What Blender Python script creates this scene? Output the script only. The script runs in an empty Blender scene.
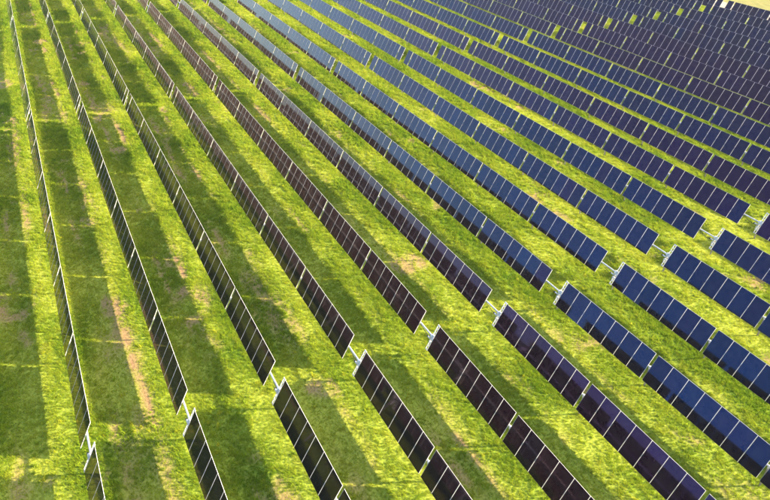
import bpy, bmesh, math, random
import numpy as np
from mathutils import Vector, Matrix
random.seed(7); rng = np.random.default_rng(11)
scene = bpy.context.scene
COL = scene.collection

# ---------------------------------------------------------------- camera
CAM = np.array([3.484, -31.164, 33.19]); YAW, PITCH, ROLL = 27.304, 33.73, 0.273
FPX, W0, H0 = 667.86, 770.0, 500.0
cy, sy = math.cos(math.radians(YAW)), math.sin(math.radians(YAW))
cp, sp_ = math.cos(math.radians(PITCH)), math.sin(math.radians(PITCH))
fwd = Vector((sy*cp, cy*cp, -sp_)); rgt = Vector((cy, -sy, 0)); upv = rgt.cross(fwd)
c_, s_ = math.cos(math.radians(ROLL)), math.sin(math.radians(ROLL))
rgt, upv = c_*rgt + s_*upv, c_*upv - s_*rgt
cam_data = bpy.data.cameras.new('camera'); cam = bpy.data.objects.new('camera', cam_data); COL.objects.link(cam)
M4 = Matrix((rgt, upv, -fwd)).transposed().to_4x4(); M4.translation = Vector(CAM)
cam.matrix_world = M4
cam_data.sensor_fit = 'HORIZONTAL'; cam_data.angle = 2*math.atan(W0/2/FPX)
cam_data.clip_start = 0.5; cam_data.clip_end = 12000
scene.camera = cam
RCAM = np.array([list(rgt), list(upv), list(fwd)])
def project(P):
    d = (np.atleast_2d(P) - CAM) @ RCAM.T
    z = np.where(d[:, 2] > .5, d[:, 2], .5)
    return 385 + FPX*d[:, 0]/z, 250 - FPX*d[:, 1]/z, d[:, 2]

# ---------------------------------------------------------------- sky, sun, exposure
SUN = Vector((2.16, -0.97, 1.0)).normalized()                      # towards the sun
world = bpy.data.worlds.new('World'); scene.world = world; world.use_nodes = True
wn = world.node_tree; bg = wn.nodes['Background']
sky = wn.nodes.new('ShaderNodeTexSky'); sky.sky_type = 'NISHITA'; sky.sun_disc = False
sky.sun_elevation = math.asin(SUN.z); sky.sun_rotation = math.atan2(SUN.x, SUN.y)
sky.air_density = 1.0; sky.dust_density = 2.2; sky.ozone_density = 1.0
wn.links.new(sky.outputs[0], bg.inputs[0]); bg.inputs[1].default_value = 0.128
sd = bpy.data.lights.new('sun', 'SUN'); sun = bpy.data.objects.new('sun', sd); COL.objects.link(sun)
sd.energy = 4.7; sd.angle = math.radians(0.9); sd.color = (1.0, 0.81, 0.52)
sun.rotation_euler = (-SUN).to_track_quat('-Z', 'Y').to_euler(); sun.location = (60, -40, 60)
vs = scene.view_settings; vs.view_transform = 'Standard'; vs.look = 'None'; vs.gamma = 1; vs.use_curve_mapping = False
vs.exposure = 2.2

# ---------------------------------------------------------------- layout of the plant
SP = 5.7405            # row pitch
TILT = math.radians(61.6)
ML = 2.044             # module length (up the slope)
MW = 1.2707            # module pitch along the row
BG = 0.21              # bay gap over a post
GM = 1.946             # gap at the drive
H = 1.80               # height of the panel centre line
LAST = 21

# ---------------------------------------------------------------- helpers
def add_box(bm, c, s, mi=0):
    vs_ = [bm.verts.new((c[0]+s[0]*x/2, c[1]+s[1]*y/2, c[2]+s[2]*z/2)) for x in (-1, 1) for y in (-1, 1) for z in (-1, 1)]
    for f in ((0,1,3,2),(4,6,7,5),(0,4,5,1),(2,3,7,6),(0,2,6,4),(1,5,7,3)):
        fc = bm.faces.new([vs_[i] for i in f]); fc.material_index = mi
def add_prism_y(bm, cx, cz, r, y0, y1, n=8, mi=0, rot=None):
    a0 = math.pi/n if rot is None else rot
    A = [bm.verts.new((cx+r*math.cos(a0+2*math.pi*k/n), y0, cz+r*math.sin(a0+2*math.pi*k/n))) for k in range(n)]
    B = [bm.verts.new((v.co.x, y1, v.co.z)) for v in A]
    for k in range(n):
        bm.faces.new((A[k], B[k], B[(k+1) % n], A[(k+1) % n])).material_index = mi
    bm.faces.new(A).material_index = mi; bm.faces.new(B[::-1]).material_index = mi
def mesh_of(bm, name, mats):
    bmesh.ops.recalc_face_normals(bm, faces=bm.faces)
    me = bpy.data.meshes.new(name); bm.to_mesh(me); bm.free()
    for m in mats: me.materials.append(m)
    return me
def obj(name, me, parent=None, loc=(0, 0, 0), rot=None):
    o = bpy.data.objects.new(name, me); COL.objects.link(o)
    o.parent = parent; o.location = loc
    if rot: o.rotation_euler = rot
    return o
def new_mat(name):
    m = bpy.data.materials.new(name); m.use_nodes = True
    nt = m.node_tree; b = nt.nodes['Principled BSDF']
    return m, nt, b
def N(nt, t, **kw):
    n = nt.nodes.new(t)
    for k, v in kw.items(): setattr(n, k, v)
    return n
def ramp(nt, stops):
    r = N(nt, 'ShaderNodeValToRGB'); e = r.color_ramp.elements
    while len(e) < len(stops): e.new(0.5)
    for i, (p, c) in enumerate(stops): e[i].position = p; e[i].color = (*c, 1)
    return r

# value noise shared by the ground sheet and the grass that grows on it
def vnoise(x, y, seed):
    xi = np.floor(x).astype(np.int64); yi = np.floor(y).astype(np.int64)
    fx = x - xi; fy = y - yi; fx = fx*fx*(3-2*fx); fy = fy*fy*(3-2*fy)
    def h(a, b):
        n = (a*374761393 + b*668265263 + seed*974711) & 0x7fffffff
        n = ((n ^ (n >> 13))*1274126177) & 0x7fffffff
        return ((n ^ (n >> 16)) & 0xffff)/65535.0
    return (h(xi, yi)*(1-fx)+h(xi+1, yi)*fx)*(1-fy) + (h(xi, yi+1)*(1-fx)+h(xi+1, yi+1)*fx)*fy
def fbm(x, y, seed, o=3):
    s = 0; a = .5; t = 0
    for k in range(o):
        s = s + a*vnoise(x*2**k, y*2**k, seed+k*17); t += a; a *= .55
    return s/t
def sstep(a, b, x):
    t = np.clip((x-a)/(b-a), 0, 1); return t*t*(3-2*t)
def soil_mask(x, y):
    u = np.mod(x, SP)
    wob = (fbm(x*.25, y*.12, 3)-.5)*.9
    wd = .26 + .30*fbm(x*.3, y*.1, 33, 2)
    t1 = np.exp(-((u+wob-2.05)/wd)**2); t2 = np.exp(-((u+wob-3.72)/wd)**2)
    left = 1 - .5*sstep(8, 50, x)
    pat = fbm(x*.30+9, y*.10, 21, 3); fine = fbm(x*1.6, y*1.1, 41, 3)
    tracks = np.maximum(t1*.85, t2)*sstep(.56, .76, pat+.03*left)*(.55+.45*left)
    far = sstep(45, 75, y)*(1-sstep(95, 112, y))*(1-sstep(10, 22, x))
    blot = sstep(.655, .80, fbm(x*.34, y*.2, 55, 3)+.07*far)*.8
    broad = sstep(.50, .74, fbm(x*.42+31, y*.085, 71, 3))*sstep(.7, 1.6, u)*(1-sstep(3.9, 4.8, u))*(1-.75*sstep(14, 34, x))*.75
    m = np.maximum(np.maximum(tracks, blot), broad)
    m = m*(.25 + .75*sstep(.30, .64, fine+.12*m))
    return np.clip(m, 0, 1)*(x < 121)
def lush_mask(x, y):
    u = np.mod(x, SP)
    l = fbm(x*.35+50, y*.16, 77, 4)
    return np.clip(.5 + (l-.5)*2.0 + .12*np.cos((u)/SP*2*math.pi), 0, 1)
def ground_z(x, y):
    return .05*(fbm(x*.5, y*.35, 5, 3)-.5) + .03*(fbm(x*1.7, y*1.7, 8, 2)-.5)

# ---------------------------------------------------------------- materials
def ground_material():
    m, nt, b = new_mat('meadow_soil_and_turf'); L = nt.links
    geo = N(nt, 'ShaderNodeNewGeometry')
    soil = N(nt, 'ShaderNodeAttribute', attribute_name='soil'); lush = N(nt, 'ShaderNodeAttribute', attribute_name='lush'); dry = N(nt, 'ShaderNodeAttribute', attribute_name='dry')
    mp = N(nt, 'ShaderNodeMapping'); mp.inputs['Scale'].default_value = (1.0, 0.6, 1); L.new(geo.outputs['Position'], mp.inputs[0])
    n1 = N(nt, 'ShaderNodeTexNoise'); n1.inputs['Scale'].default_value = 7; n1.inputs['Detail'].default_value = 5; n1.inputs['Roughness'].default_value = .65; L.new(mp.outputs[0], n1.inputs[0])
    n2 = N(nt, 'ShaderNodeTexNoise'); n2.inputs['Scale'].default_value = 1.1; n2.inputs['Detail'].default_value = 4; L.new(mp.outputs[0], n2.inputs[0])
    g1 = ramp(nt, [(.30, (.07, .145, .013)), (.55, (.18, .265, .022)), (.75, (.29, .35, .04))]); L.new(n1.outputs[0], g1.inputs[0])
    g2 = ramp(nt, [(.30, (.17, .22, .026)), (.55, (.30, .345, .04)), (.8, (.40, .39, .08))]); L.new(n1.outputs[0], g2.inputs[0])
    mx = N(nt, 'ShaderNodeMix', data_type='RGBA'); L.new(lush.outputs['Fac'], mx.inputs[0]); L.new(g2.outputs[0], mx.inputs[6]); L.new(g1.outputs[0], mx.inputs[7])
    s1 = ramp(nt, [(.28, (.17, .10, .05)), (.52, (.27, .17, .09)), (.78, (.37, .26, .15))]); L.new(n1.outputs[0], s1.inputs[0])
    mx2 = N(nt, 'ShaderNodeMix', data_type='RGBA'); L.new(soil.outputs['Fac'], mx2.inputs[0]); L.new(mx.outputs[2], mx2.inputs[6]); L.new(s1.outputs[0], mx2.inputs[7])
    d1 = ramp(nt, [(.3, (.15, .155, .045)), (.55, (.20, .19, .06)), (.75, (.25, .225, .085))]); L.new(n2.outputs[0], d1.inputs[0])
    mx3 = N(nt, 'ShaderNodeMix', data_type='RGBA'); L.new(dry.outputs['Fac'], mx3.inputs[0]); L.new(mx2.outputs[2], mx3.inputs[6]); L.new(d1.outputs[0], mx3.inputs[7])
    L.new(mx3.outputs[2], b.inputs['Base Color']); b.inputs['Roughness'].default_value = .95; b.inputs['Specular IOR Level'].default_value = .1
    bp = N(nt, 'ShaderNodeBump'); bp.inputs['Strength'].default_value = .6; bp.inputs['Distance'].default_value = .06; L.new(n1.outputs[0], bp.inputs['Height']); L.new(bp.outputs[0], b.inputs['Normal'])
    return m
def grass_material(name, dark, light, warm, trans=.45):
    m, nt, b = new_mat(name); L = nt.links; nt.nodes.remove(b); out = nt.nodes['Material Output']
    at = N(nt, 'ShaderNodeAttribute', attribute_type='INSTANCER', attribute_name='tone')
    at2 = N(nt, 'ShaderNodeAttribute', attribute_type='INSTANCER', attribute_name='warmth')
    r = ramp(nt, [(0, dark), (1, light)]); L.new(at.outputs['Fac'], r.inputs[0])
    mx = N(nt, 'ShaderNodeMix', data_type='RGBA'); L.new(at2.outputs['Fac'], mx.inputs[0]); L.new(r.outputs[0], mx.inputs[6]); mx.inputs[7].default_value = (*warm, 1)
    d = N(nt, 'ShaderNodeBsdfDiffuse'); t = N(nt, 'ShaderNodeBsdfTranslucent'); L.new(mx.outputs[2], d.inputs[0]); L.new(mx.outputs[2], t.inputs[0])
    ms = N(nt, 'ShaderNodeMixShader'); ms.inputs[0].default_value = trans; L.new(d.outputs[0], ms.inputs[1]); L.new(t.outputs[0], ms.inputs[2]); L.new(ms.outputs[0], out.inputs[0])
    return m
def glass_material():
    m, nt, b = new_mat('thin_film_module_glass'); L = nt.links
    oi = N(nt, 'ShaderNodeObjectInfo')
    tc = N(nt, 'ShaderNodeTexCoord')
    mp = N(nt, 'ShaderNodeMapping'); mp.inputs['Scale'].default_value = (.9, 60, 1); L.new(tc.outputs['Object'], mp.inputs[0])
    ns = N(nt, 'ShaderNodeTexNoise'); ns.inputs['Scale'].default_value = 1.5; ns.inputs['Detail'].default_value = 2; L.new(mp.outputs[0], ns.inputs[0])
    mx = N(nt, 'ShaderNodeMix', data_type='RGBA', blend_type='MULTIPLY'); mx.inputs[0].default_value = .35
    L.new(oi.outputs['Color'], mx.inputs[6]); L.new(ns.outputs[0], mx.inputs[7])
    L.new(mx.outputs[2], b.inputs['Specular Tint'])                   # the thin film colours the mirror image
    geo = N(nt, 'ShaderNodeNewGeometry')
    dn = N(nt, 'ShaderNodeTexNoise'); dn.inputs['Scale'].default_value = 1.7; dn.inputs['Detail'].default_value = 6; dn.inputs['Roughness'].default_value = .7; L.new(geo.outputs['Position'], dn.inputs[0])
    dr = ramp(nt, [(.42, (.004, .004, .008)), (.68, (.013, .012, .014)), (.80, (.03, .028, .025))]); L.new(dn.outputs[0], dr.inputs[0])   # thin dust film
    L.new(dr.outputs[0], b.inputs['Base Color'])
    du = N(nt, 'ShaderNodeTexNoise'); du.inputs['Scale'].default_value = .8; du.inputs['Detail'].default_value = 4; L.new(geo.outputs['Position'], du.inputs[0])
    rr = N(nt, 'ShaderNodeMapRange'); rr.inputs[1].default_value = .3; rr.inputs[2].default_value = .75; rr.inputs[3].default_value = .035; rr.inputs[4].default_value = .10
    L.new(du.outputs[0], rr.inputs[0]); L.new(rr.outputs[0], b.inputs['Roughness'])
    b.inputs['IOR'].default_value = 1.55; b.inputs['Specular IOR Level'].default_value = .5
    return m
def plain(name, col, rough, metal=0, var=.15, scale=6):
    m, nt, b = new_mat(name); L = nt.links
    geo = N(nt, 'ShaderNodeNewGeometry'); ns = N(nt, 'ShaderNodeTexNoise'); ns.inputs['Scale'].default_value = scale; ns.inputs['Detail'].default_value = 4
    L.new(geo.outputs['Position'], ns.inputs[0])
    r = ramp(nt, [(.3, tuple(c*(1-var) for c in col)), (.7, tuple(min(1, c*(1+var)) for c in col))]); L.new(ns.outputs[0], r.inputs[0])
    L.new(r.outputs[0], b.inputs['Base Color']); b.inputs['Roughness'].default_value = rough; b.inputs['Metallic'].default_value = metal
    return m
M_GLASS = glass_material()
M_FRAME = plain('anodised_frame', (.46, .46, .46), .5, 0.0, .08)
M_BACK = plain('module_back_glass', (.11, .068, .058), .3, 0, .12)
M_RAIL = plain('weathered_back_rail', (.11, .08, .07), .6, 0, .12)
M_GALV = plain('galvanised_steel', (.45, .46, .47), .42, .3, .2)
M_POST = plain('galvanised_post', (.27, .27, .26), .6, .2, .18)
M_DARK = plain('black_plastic', (.02, .02, .022), .5)
M_WHITE = plain('white_painted_housing', (.52, .52, .51), .45, 0, .2, 9)
M_GROUND = ground_material()
M_TRACK = plain('pale_dirt', (.30, .26, .19), .95, 0, .18, 1.2)
M_GRASS = grass_material('grass_blade', (.085, .195, .013), (.355, .465, .026), (.48, .47, .055), .5)
M_WEED = grass_material('weed_leaf', (.15, .24, .02), (.29, .40, .03), (.58, .54, .04), .45)

# ---------------------------------------------------------------- ground: one sheet to the horizon
def axis(lo, hi, step, far):
    mid = np.arange(lo, hi+1e-6, step); out = [hi]; s = step
    right = []; v = hi
    while v < far: s *= 1.45; v += s; right.append(v)
    left = []; v = lo; s = step
    while v > -far: s *= 1.45; v -= s; left.append(v)
    return np.concatenate([np.array(left[::-1]), mid, np.array(right)])
gx = axis(-12, 142, .30, 6000); gy = axis(-28, 150, .32, 6000)
X, Y = np.meshgrid(gx, gy); Xf, Yf = X.ravel(), Y.ravel()
inner = ((Xf > -12.01) & (Xf < 142.01) & (Yf > -28.01) & (Yf < 150.01))
Zf = np.where(inner, ground_z(Xf, Yf), 0.0)
nx, ny = len(gx), len(gy)
me = bpy.data.meshes.new('ground')
me.vertices.add(nx*ny); me.vertices.foreach_set('co', np.stack([Xf, Yf, Zf], 1).astype(np.float32).ravel())
ii = (np.arange(ny-1)[:, None]*nx + np.arange(nx-1)[None, :]).ravel()
quads = np.stack([ii, ii+1, ii+1+nx, ii+nx], 1).astype(np.int32)
me.loops.add(quads.size); me.loops.foreach_set('vertex_index', quads.ravel())
me.polygons.add(len(quads)); me.polygons.foreach_set('loop_start', np.arange(0, quads.size, 4, dtype=np.int32))
me.update(); me.validate()
me.polygons.foreach_set('use_smooth', np.ones(len(me.polygons), bool))
for nm, arr in (('soil', soil_mask(Xf, Yf)), ('lush', lush_mask(Xf, Yf)), ('dry', sstep(121.5, 124, Xf + .8*(fbm(Xf*.4, Yf*.4, 91)-.5)))):
    a = me.attributes.new(nm, 'FLOAT', 'POINT'); a.data.foreach_set('value', arr.astype(np.float32))
me.materials.append(M_GROUND)
ground = obj('ground', me); ground['kind'] = 'structure'
# pale dirt track along the far edge of the plant
ys = np.arange(-60, 200, 1.0); bm = bmesh.new(); prev = None
for y in ys:
    wl = 124.2 + .5*(fbm(np.array([y*.2]), np.array([0.]), 13)[0]-.5); wr = 129.0 + .9*(fbm(np.array([y*.17]), np.array([5.]), 14)[0]-.5)
    row = [bm.verts.new((wl+(wr-wl)*k/4, y, .045+.02*math.sin(math.pi*k/4))) for k in range(5)]
    if prev:
        for k in range(4): bm.faces.new((prev[k], prev[k+1], row[k+1], row[k]))
    prev = row
tr = obj('dirt_track', mesh_of(bm, 'dirt_track', [M_TRACK])); tr['kind'] = 'structure'

# ---------------------------------------------------------------- one solar module, posts, bearings: shared meshes
GW = MW - .026           # module width, the rest is the joint
def module_bm(bm=None, yc=0.0):
    bm = bm or bmesh.new()
    hw = GW/2; hl = ML/2; fr = .008
    add_box(bm, (0, yc, -.004), (ML-.02, GW-2*fr, .008), 0)                      # glass laminate, front
    for s in (-1, 1): add_box(bm, (0, yc+s*(hw-fr/2), -.018), (ML, fr, .046), 1)  # long side frames
    add_box(bm, (hl-.005, yc, -.009), (.010, GW-2*fr, .020), 1)                  # upper frame
    add_box(bm, (-hl+.005, yc, -.019), (.010, GW-2*fr, .030), 2)                 # lower edge, bare laminate
    add_box(bm, (0, yc, -.0125), (ML-.03, GW-2*fr-.004, .005), 2)                # back glass
    for s in (-1, 1): add_box(bm, (s*.33, yc, -.033), (.035, GW-.04, .034), 3)     # back rails
    return bm
ME_MODULE = mesh_of(module_bm(), 'solar_module', [M_GLASS, M_FRAME, M_BACK, M_RAIL])
TOFF = .125              # torque tube hangs behind the panel plane
TX, TZ = TOFF*math.sin(TILT), H - TOFF*math.cos(TILT)
def post_mesh():
    bm = bmesh.new(); h = TZ-.09
    for s in (-1, 1): add_box(bm, (s*.06, 0, h/2), (.008, .07, h), 0)
    add_box(bm, (0, 0, h/2), (.112, .006, h), 0)
    return mesh_of(bm, 'post', [M_POST])
ME_POST = post_mesh()
def bearing_mesh():
    bm = bmesh.new()
    add_prism_y(bm, 0, 0, .095, -.03, .03, 10, 0)
    add_box(bm, (0, 0, -.11), (.20, .055, .05), 0)
    for s in (-1, 1): add_box(bm, (s*.095, 0, -.05), (.025, .055, .10), 0)
    return mesh_of(bm, 'bearing', [M_WHITE])
ME_BEARING = bearing_mesh()
def drive_mesh():
    bm = bmesh.new()
    add_prism_y(bm, 0, 0, .17, -.07, .07, 14, 0)
    add_prism_y(bm, 0, 0, .13, -.12, .12, 12, 0)
    add_box(bm, (-.02, 0, -.20), (.26, .16, .10), 0)
    return mesh_of(bm, 'slew_drive', [M_WHITE])
ME_DRIVE = drive_mesh()
def motor_mesh():
    bm = bmesh.new()
    add_prism_y(bm, -.16, -.20, .055, .08, .36, 10, 0); add_box(bm, (-.16, .40, -.20), (.12, .09, .12), 1)
    return mesh_of(bm, 'drive_motor', [M_WHITE, M_DARK])
ME_MOTOR = motor_mesh()
def bracket_mesh():                        # ladder-like steel bracket along the end of the half table, lies in the panel's slope
    bm = bmesh.new()
    for s in (-1, 1): add_box(bm, (0, s*.10, -.02), (2.12, .034, .06), 0)
    for k in range(8): add_box(bm, (-1.0+2.0*k/7, 0, -.012), (.10 if k in (0, 7) else .07, .168, .022), 0)
    add_box(bm, (0, 0, -.07), (.34, .20, .08), 0)
    return mesh_of(bm, 'end_bracket', [M_WHITE])
ME_BRACKET = bracket_mesh()
def box_mesh():
    bm = bmesh.new(); add_box(bm, (0, 0, 0), (.12, .30, .40), 0); add_box(bm, (-.065, 0, 0), (.012, .26, .36), 0); add_box(bm, (-.03, 0, -.225), (.03, .03, .05), 1)
    return mesh_of(bm, 'control_box', [M_WHITE, M_DARK])
ME_BOX = box_mesh()
def cable_mesh():                          # slack cable loop slung under the tube across the drive gap
    bm = bmesh.new(); prev = None
    for k in range(9):
        t = k/8; y = -GM/2-.2 + (GM+.4)*t; z = -.32*math.sin(math.pi*t)
        ring = [bm.verts.new((.022*math.cos(a*1.5708), y, z+.022*math.sin(a*1.5708))) for a in range(4)]
        if prev:
            for a in range(4): bm.faces.new((prev[a], prev[(a+1) % 4], ring[(a+1) % 4], ring[a]))
        prev = ring
    return mesh_of(bm, 'cable_bundle', [M_DARK])
ME_CABLE = cable_mesh()

ORD = ['first','second','third','fourth','fifth','sixth','seventh','eighth','ninth','tenth','eleventh','twelfth','thirteenth','fourteenth','fifteenth','sixteenth','seventeenth','eighteenth','nineteenth','twentieth','twenty-first','twenty-second']
BLUE = np.array([.085, .29, .86]); VIOL = np.array([.31, .14, .62]); BROWN = np.array([.46, .24, .40])
ROW_V = {0: .6, 1: .6, 2: .7, 3: .85, 4: .9, 5: .75, 6: .15, 7: .1, 8: .1, 9: .05, 10: .65, 11: .9, 12: .1, 13: .1, 14: .95, 15: .85, 16: .8, 17: .25, 18: .15, 19: .2, 20: .1, 21: .15}
def half_positions(n_regular, last):
    """module centres and post positions along one half table, measured from the drive centre outwards"""
    mods, posts, y = [], [], GM/2
    for k in range(n_regular + 1):
        n = 7 if k < n_regular else last
        for i in range(n): mods.append(y + MW/2); y += MW
        posts.append(y + BG/2); y += BG
    mods.append(y + MW/2); y += MW                                     # the overhanging end module
    return mods, posts, y
def make_tracker(row, y_motor, n_regular, label, tube_far=True):
    x0 = row*SP
    root = obj('solar_tracker', None, None, (x0, y_motor, 0)); root.empty_display_size = .5
    root['label'] = label; root['category'] = 'solar tracker'; root['group'] = 'solar tracker tables in parallel rows'
    mods, posts, yend = half_positions(n_regular, 6)
    ally = [m for m in mods] + [-m for m in mods]
    ph = random.uniform(0, 6.28); amp = random.uniform(.2, .6); dt = random.gauss(0, .35)
    px, py, pz = project(np.array([[x0, y_motor+y, H] for y in ally]))
    vis = (px > -14) & (px < 784) & (py > -12) & (py < 516) & (pz > 1)
    hidden_bm = bmesh.new(); nh = 0
    v_row = ROW_V.get(row, .5)
    for i, y in enumerate(ally):
        yw = y_motor + y
        twist = math.radians(dt + amp*math.sin(ph + y*.06))
        if vis[i]:
            o = obj('solar_module', ME_MODULE, root, (0, y, H + .02*math.sin(ph*3+y*.11)), (random.gauss(0, .0012), -TILT + twist + math.radians(random.gauss(0, .09)), random.gauss(0, .0012)))
            q = float(fbm(np.array([row*.37+3.1]), np.array([yw*.045]), 61, 2)[0]-.5)*.9
            v = min(1, max(0, v_row + q + random.gauss(0, .07) + (random.choice((-.5, .5)) if random.random() < .05 else 0)))
            c = BLUE*(1-v) + (BROWN if row < 5 else VIOL)*v
            c = c*random.uniform(.85, 1.18)
            o.color = (*c, 1)
        else:
            module_bm(hidden_bm, y); nh += 1
    if nh:
        o = obj('solar_module_run', mesh_of(hidden_bm, 'solar_module_run', [M_GLASS, M_FRAME, M_BACK, M_RAIL]), root, (0, 0, H), (0, -TILT + math.radians(dt), 0))
        o['kind'] = 'stuff'; o.color = (*(BLUE*(1-v_row)+VIOL*v_row), 1)
    else: hidden_bm.free()
    bm = bmesh.new(); add_prism_y(bm, 0, 0, .065, -yend+.05, yend-.05, 8, 0)
    obj('torque_tube', mesh_of(bm, 'torque_tube', [M_GALV]), root, (TX, 0, TZ))
    for y in posts:
        for s in (-1, 1):
            obj('post', ME_POST, root, (TX, s*y, 0)); obj('bearing', ME_BEARING, root, (TX, s*y, TZ))
    yd = -GM/2 + .30
    obj('post', ME_POST, root, (TX, yd, 0))
    d = obj('slew_drive', ME_DRIVE, root, (TX, yd, TZ)); obj('drive_motor', ME_MOTOR, d, (0, 0, 0))
    obj('end_bracket', ME_BRACKET, root, (0, -GM/2 + .13, H), (0, -TILT, 0))
    obj('cable_bundle', ME_CABLE, root, (TX+.02, 0, TZ-.10))
    obj('control_box', ME_BOX, root, (TX-.14, yd, 1.15))
    return root
NEAR_M = 0.0
FAR_M = 103.2
tints = lambda r: 'dark' if r < 4 else ('purplish' if ROW_V.get(r, .5) > .5 else 'blue')
for r in range(-1, LAST+1):
    if r < 0:
        make_tracker(r, NEAR_M, 5, 'solar tracker table just past the left edge, nearer than the break line')
        continue
    nm = ORD[r] + ' row from the left' if r < LAST else 'last row at the field edge'
    make_tracker(r, NEAR_M, 5, f'{tints(r)} solar tracker table in the {nm}, near side of break')
    if r < LAST:
        make_tracker(r, FAR_M, 4, f'distant {tints(r)} solar tracker table in the {nm}, beyond the break')
make_tracker(LAST, FAR_M, 4, 'distant blue solar tracker table in the last row, cut by top edge')

# ---------------------------------------------------------------- grass and weeds
def tuft(name, n, rad, h0, h1, w0, w1, mat, seed):
    rnd = random.Random(seed); bm = bmesh.new()
    for k in range(n):
        a = rnd.uniform(0, 6.283); r = rad*math.sqrt(rnd.random()); bx, by = r*math.cos(a), r*math.sin(a)
        d = rnd.uniform(0, 6.283); lean = rnd.uniform(.15, .75); h = rnd.uniform(h0, h1); w = rnd.uniform(w0, w1)/2
        ux, uy = math.cos(d), math.sin(d); sx, sy2 = -uy, ux
        p0 = bm.verts.new((bx-sx*w, by-sy2*w, -.01)); p1 = bm.verts.new((bx+sx*w, by+sy2*w, -.01))
        mx_, my_ = bx+ux*lean*h*.4, by+uy*lean*h*.4
        q0 = bm.verts.new((mx_-sx*w*.8, my_-sy2*w*.8, h*.6)); q1 = bm.verts.new((mx_+sx*w*.8, my_+sy2*w*.8, h*.6))
        t = bm.verts.new((bx+ux*lean*h*1.1, by+uy*lean*h*1.1, h*(.98-.25*lean)))
        bm.faces.new((p0, p1, q1, q0)); bm.faces.new((q0, q1, t))
    me = bpy.data.meshes.new(name); bm.to_mesh(me); bm.free(); me.materials.append(mat)
    return bpy.data.objects.new(name, me)
def scatter(name, pts, scale, tone, warm, sources, label, cat):
    me = bpy.data.meshes.new(name); me.vertices.add(len(pts)); me.vertices.foreach_set('co', pts.astype(np.float32).ravel())
    for nm, arr in (('size', scale), ('tone', tone), ('warmth', warm), ('turn', rng.uniform(0, 6.283, len(pts)))):
        a = me.attributes.new(nm, 'FLOAT', 'POINT'); a.data.foreach_set('value', arr.astype(np.float32))
    me.update()
    o = obj(name, me); o['kind'] = 'stuff'; o['label'] = label; o['category'] = cat
    c = bpy.data.collections.new(name + '_sources')
    for s in sources: c.objects.link(s)
    ng = bpy.data.node_groups.new(name, 'GeometryNodeTree')
    ng.interface.new_socket('Geometry', in_out='INPUT', socket_type='NodeSocketGeometry'); ng.interface.new_socket('Geometry', in_out='OUTPUT', socket_type='NodeSocketGeometry')
    gi, go = ng.nodes.new('NodeGroupInput'), ng.nodes.new('NodeGroupOutput')
    ci = ng.nodes.new('GeometryNodeCollectionInfo'); ci.inputs['Collection'].default_value = c; ci.inputs['Separate Children'].default_value = True
    iop = ng.nodes.new('GeometryNodeInstanceOnPoints'); iop.inputs['Pick Instance'].default_value = True
    def att(n_):
        k = ng.nodes.new('GeometryNodeInputNamedAttribute'); k.data_type = 'FLOAT'; k.inputs['Name'].default_value = n_; return k.outputs['Attribute']
    cx = ng.nodes.new('ShaderNodeCombineXYZ'); ng.links.new(att('turn'), cx.inputs[2])
    ng.links.new(gi.outputs[0], iop.inputs['Points']); ng.links.new(ci.outputs[0], iop.inputs['Instance'])
    ng.links.new(cx.outputs[0], iop.inputs['Rotation']); ng.links.new(att('size'), iop.inputs['Scale'])
    ng.links.new(iop.outputs[0], go.inputs[0])
    md = o.modifiers.new('scatter', 'NODES'); md.node_group = ng
    return o
def grass_points(n_total):
    xs = rng.uniform(-9, 136, n_total); ys_ = rng.uniform(-24, 140, n_total)
    u, v, z = project(np.stack([xs, ys_, np.zeros_like(xs)], 1))
    dens = np.clip((48/np.maximum(z, 30))**1.7, .07, 1.0)
    keep = (z > 1) & (u > -60) & (u < 830) & (v > -25) & (v < 560) & (rng.random(n_total) < dens)
    s = soil_mask(xs, ys_); keep &= rng.random(n_total) > s*1.05
    keep &= (xs < 122.5)
    return xs[keep], ys_[keep], z[keep]
xs, ys_, zz = grass_points(2600000)
l = lush_mask(xs, ys_); cl = fbm(xs*3.0, ys_*2.2, 131, 3)
keep = rng.random(len(xs)) < np.clip(.35 + .9*cl, .2, 1); xs, ys_, zz, l, cl = xs[keep], ys_[keep], zz[keep], l[keep], cl[keep]
size = (.55 + .55*l + .5*(cl-.5))*rng.uniform(.7, 1.3, len(xs))*np.clip(zz/45, 1, 2.4)
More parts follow.
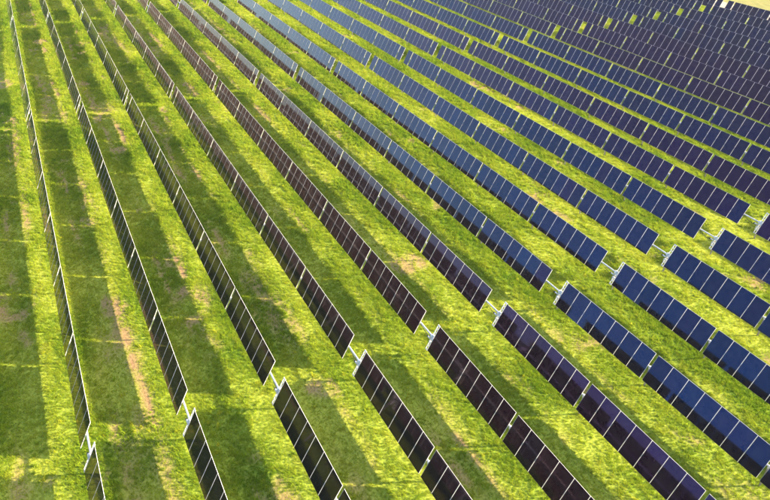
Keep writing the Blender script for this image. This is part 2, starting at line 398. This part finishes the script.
tone = np.clip(.55 - .45*(l-.5) + .65*(cl-.5) + rng.normal(0, .18, len(xs)), 0, 1)
warm = np.clip((1-l)*.45 + .4*(fbm(xs*1.1+7, ys_*.7, 211, 2)-.5) + rng.normal(0, .16, len(xs)), 0, .9)
SRC = [tuft('grass_tuft', 9, .085, .06, .18, .014, .026, M_GRASS, k) for k in range(5)]

scatter('meadow_grass', np.stack([xs, ys_, ground_z(xs, ys_)], 1), size, tone, warm, SRC, 'short yellow-green meadow grass growing between all the panel rows', 'grass')
# taller weeds: thick near the drive gaps and along the post lines
wx, wy = [], []
for r in range(-1, LAST):
    for k in range(26):
        wx.append(r*SP + random.gauss(-2.2, 1.5)); wy.append(random.gauss(1.5, 1.6))
wx = np.concatenate([np.array(wx), rng.uniform(-8, 60, 2600)]); wy = np.concatenate([np.array(wy), rng.uniform(-22, 60, 2600)])
cl = fbm(wx*.5, wy*.5, 171, 2); kp = (cl > .55) | (np.arange(len(wx)) < 570); wx, wy = wx[kp], wy[kp]
SRCW = [tuft('weed_tuft', 16, .14, .12, .30, .03, .07, M_WEED, 40+k) for k in range(4)]
scatter('broadleaf_weeds', np.stack([wx, wy, ground_z(wx, wy)], 1), rng.uniform(.5, 1.15, len(wx)), rng.uniform(0, 1, len(wx)), np.where(rng.random(len(wx)) < .3, .6, .05), SRCW, 'taller leafy weeds with yellow bloom in clumps among the grass', 'weeds')

# ---------------------------------------------------------------- thin warm haze of a low sun over the whole plant
bm = bmesh.new(); add_box(bm, (60, 60, 17.5), (900, 900, 37.0))
hm = bpy.data.materials.new('thin_haze'); hm.use_nodes = True; nt = hm.node_tree; nt.nodes.clear()
out = N(nt, 'ShaderNodeOutputMaterial'); pv = N(nt, 'ShaderNodeVolumePrincipled')
pv.inputs['Color'].default_value = (.95, .95, .95, 1); pv.inputs['Density'].default_value = .00010; pv.inputs['Anisotropy'].default_value = .2
nt.links.new(pv.outputs[0], out.inputs['Volume'])
hz = obj('haze', mesh_of(bm, 'haze', [hm])); hz['kind'] = 'stuff'
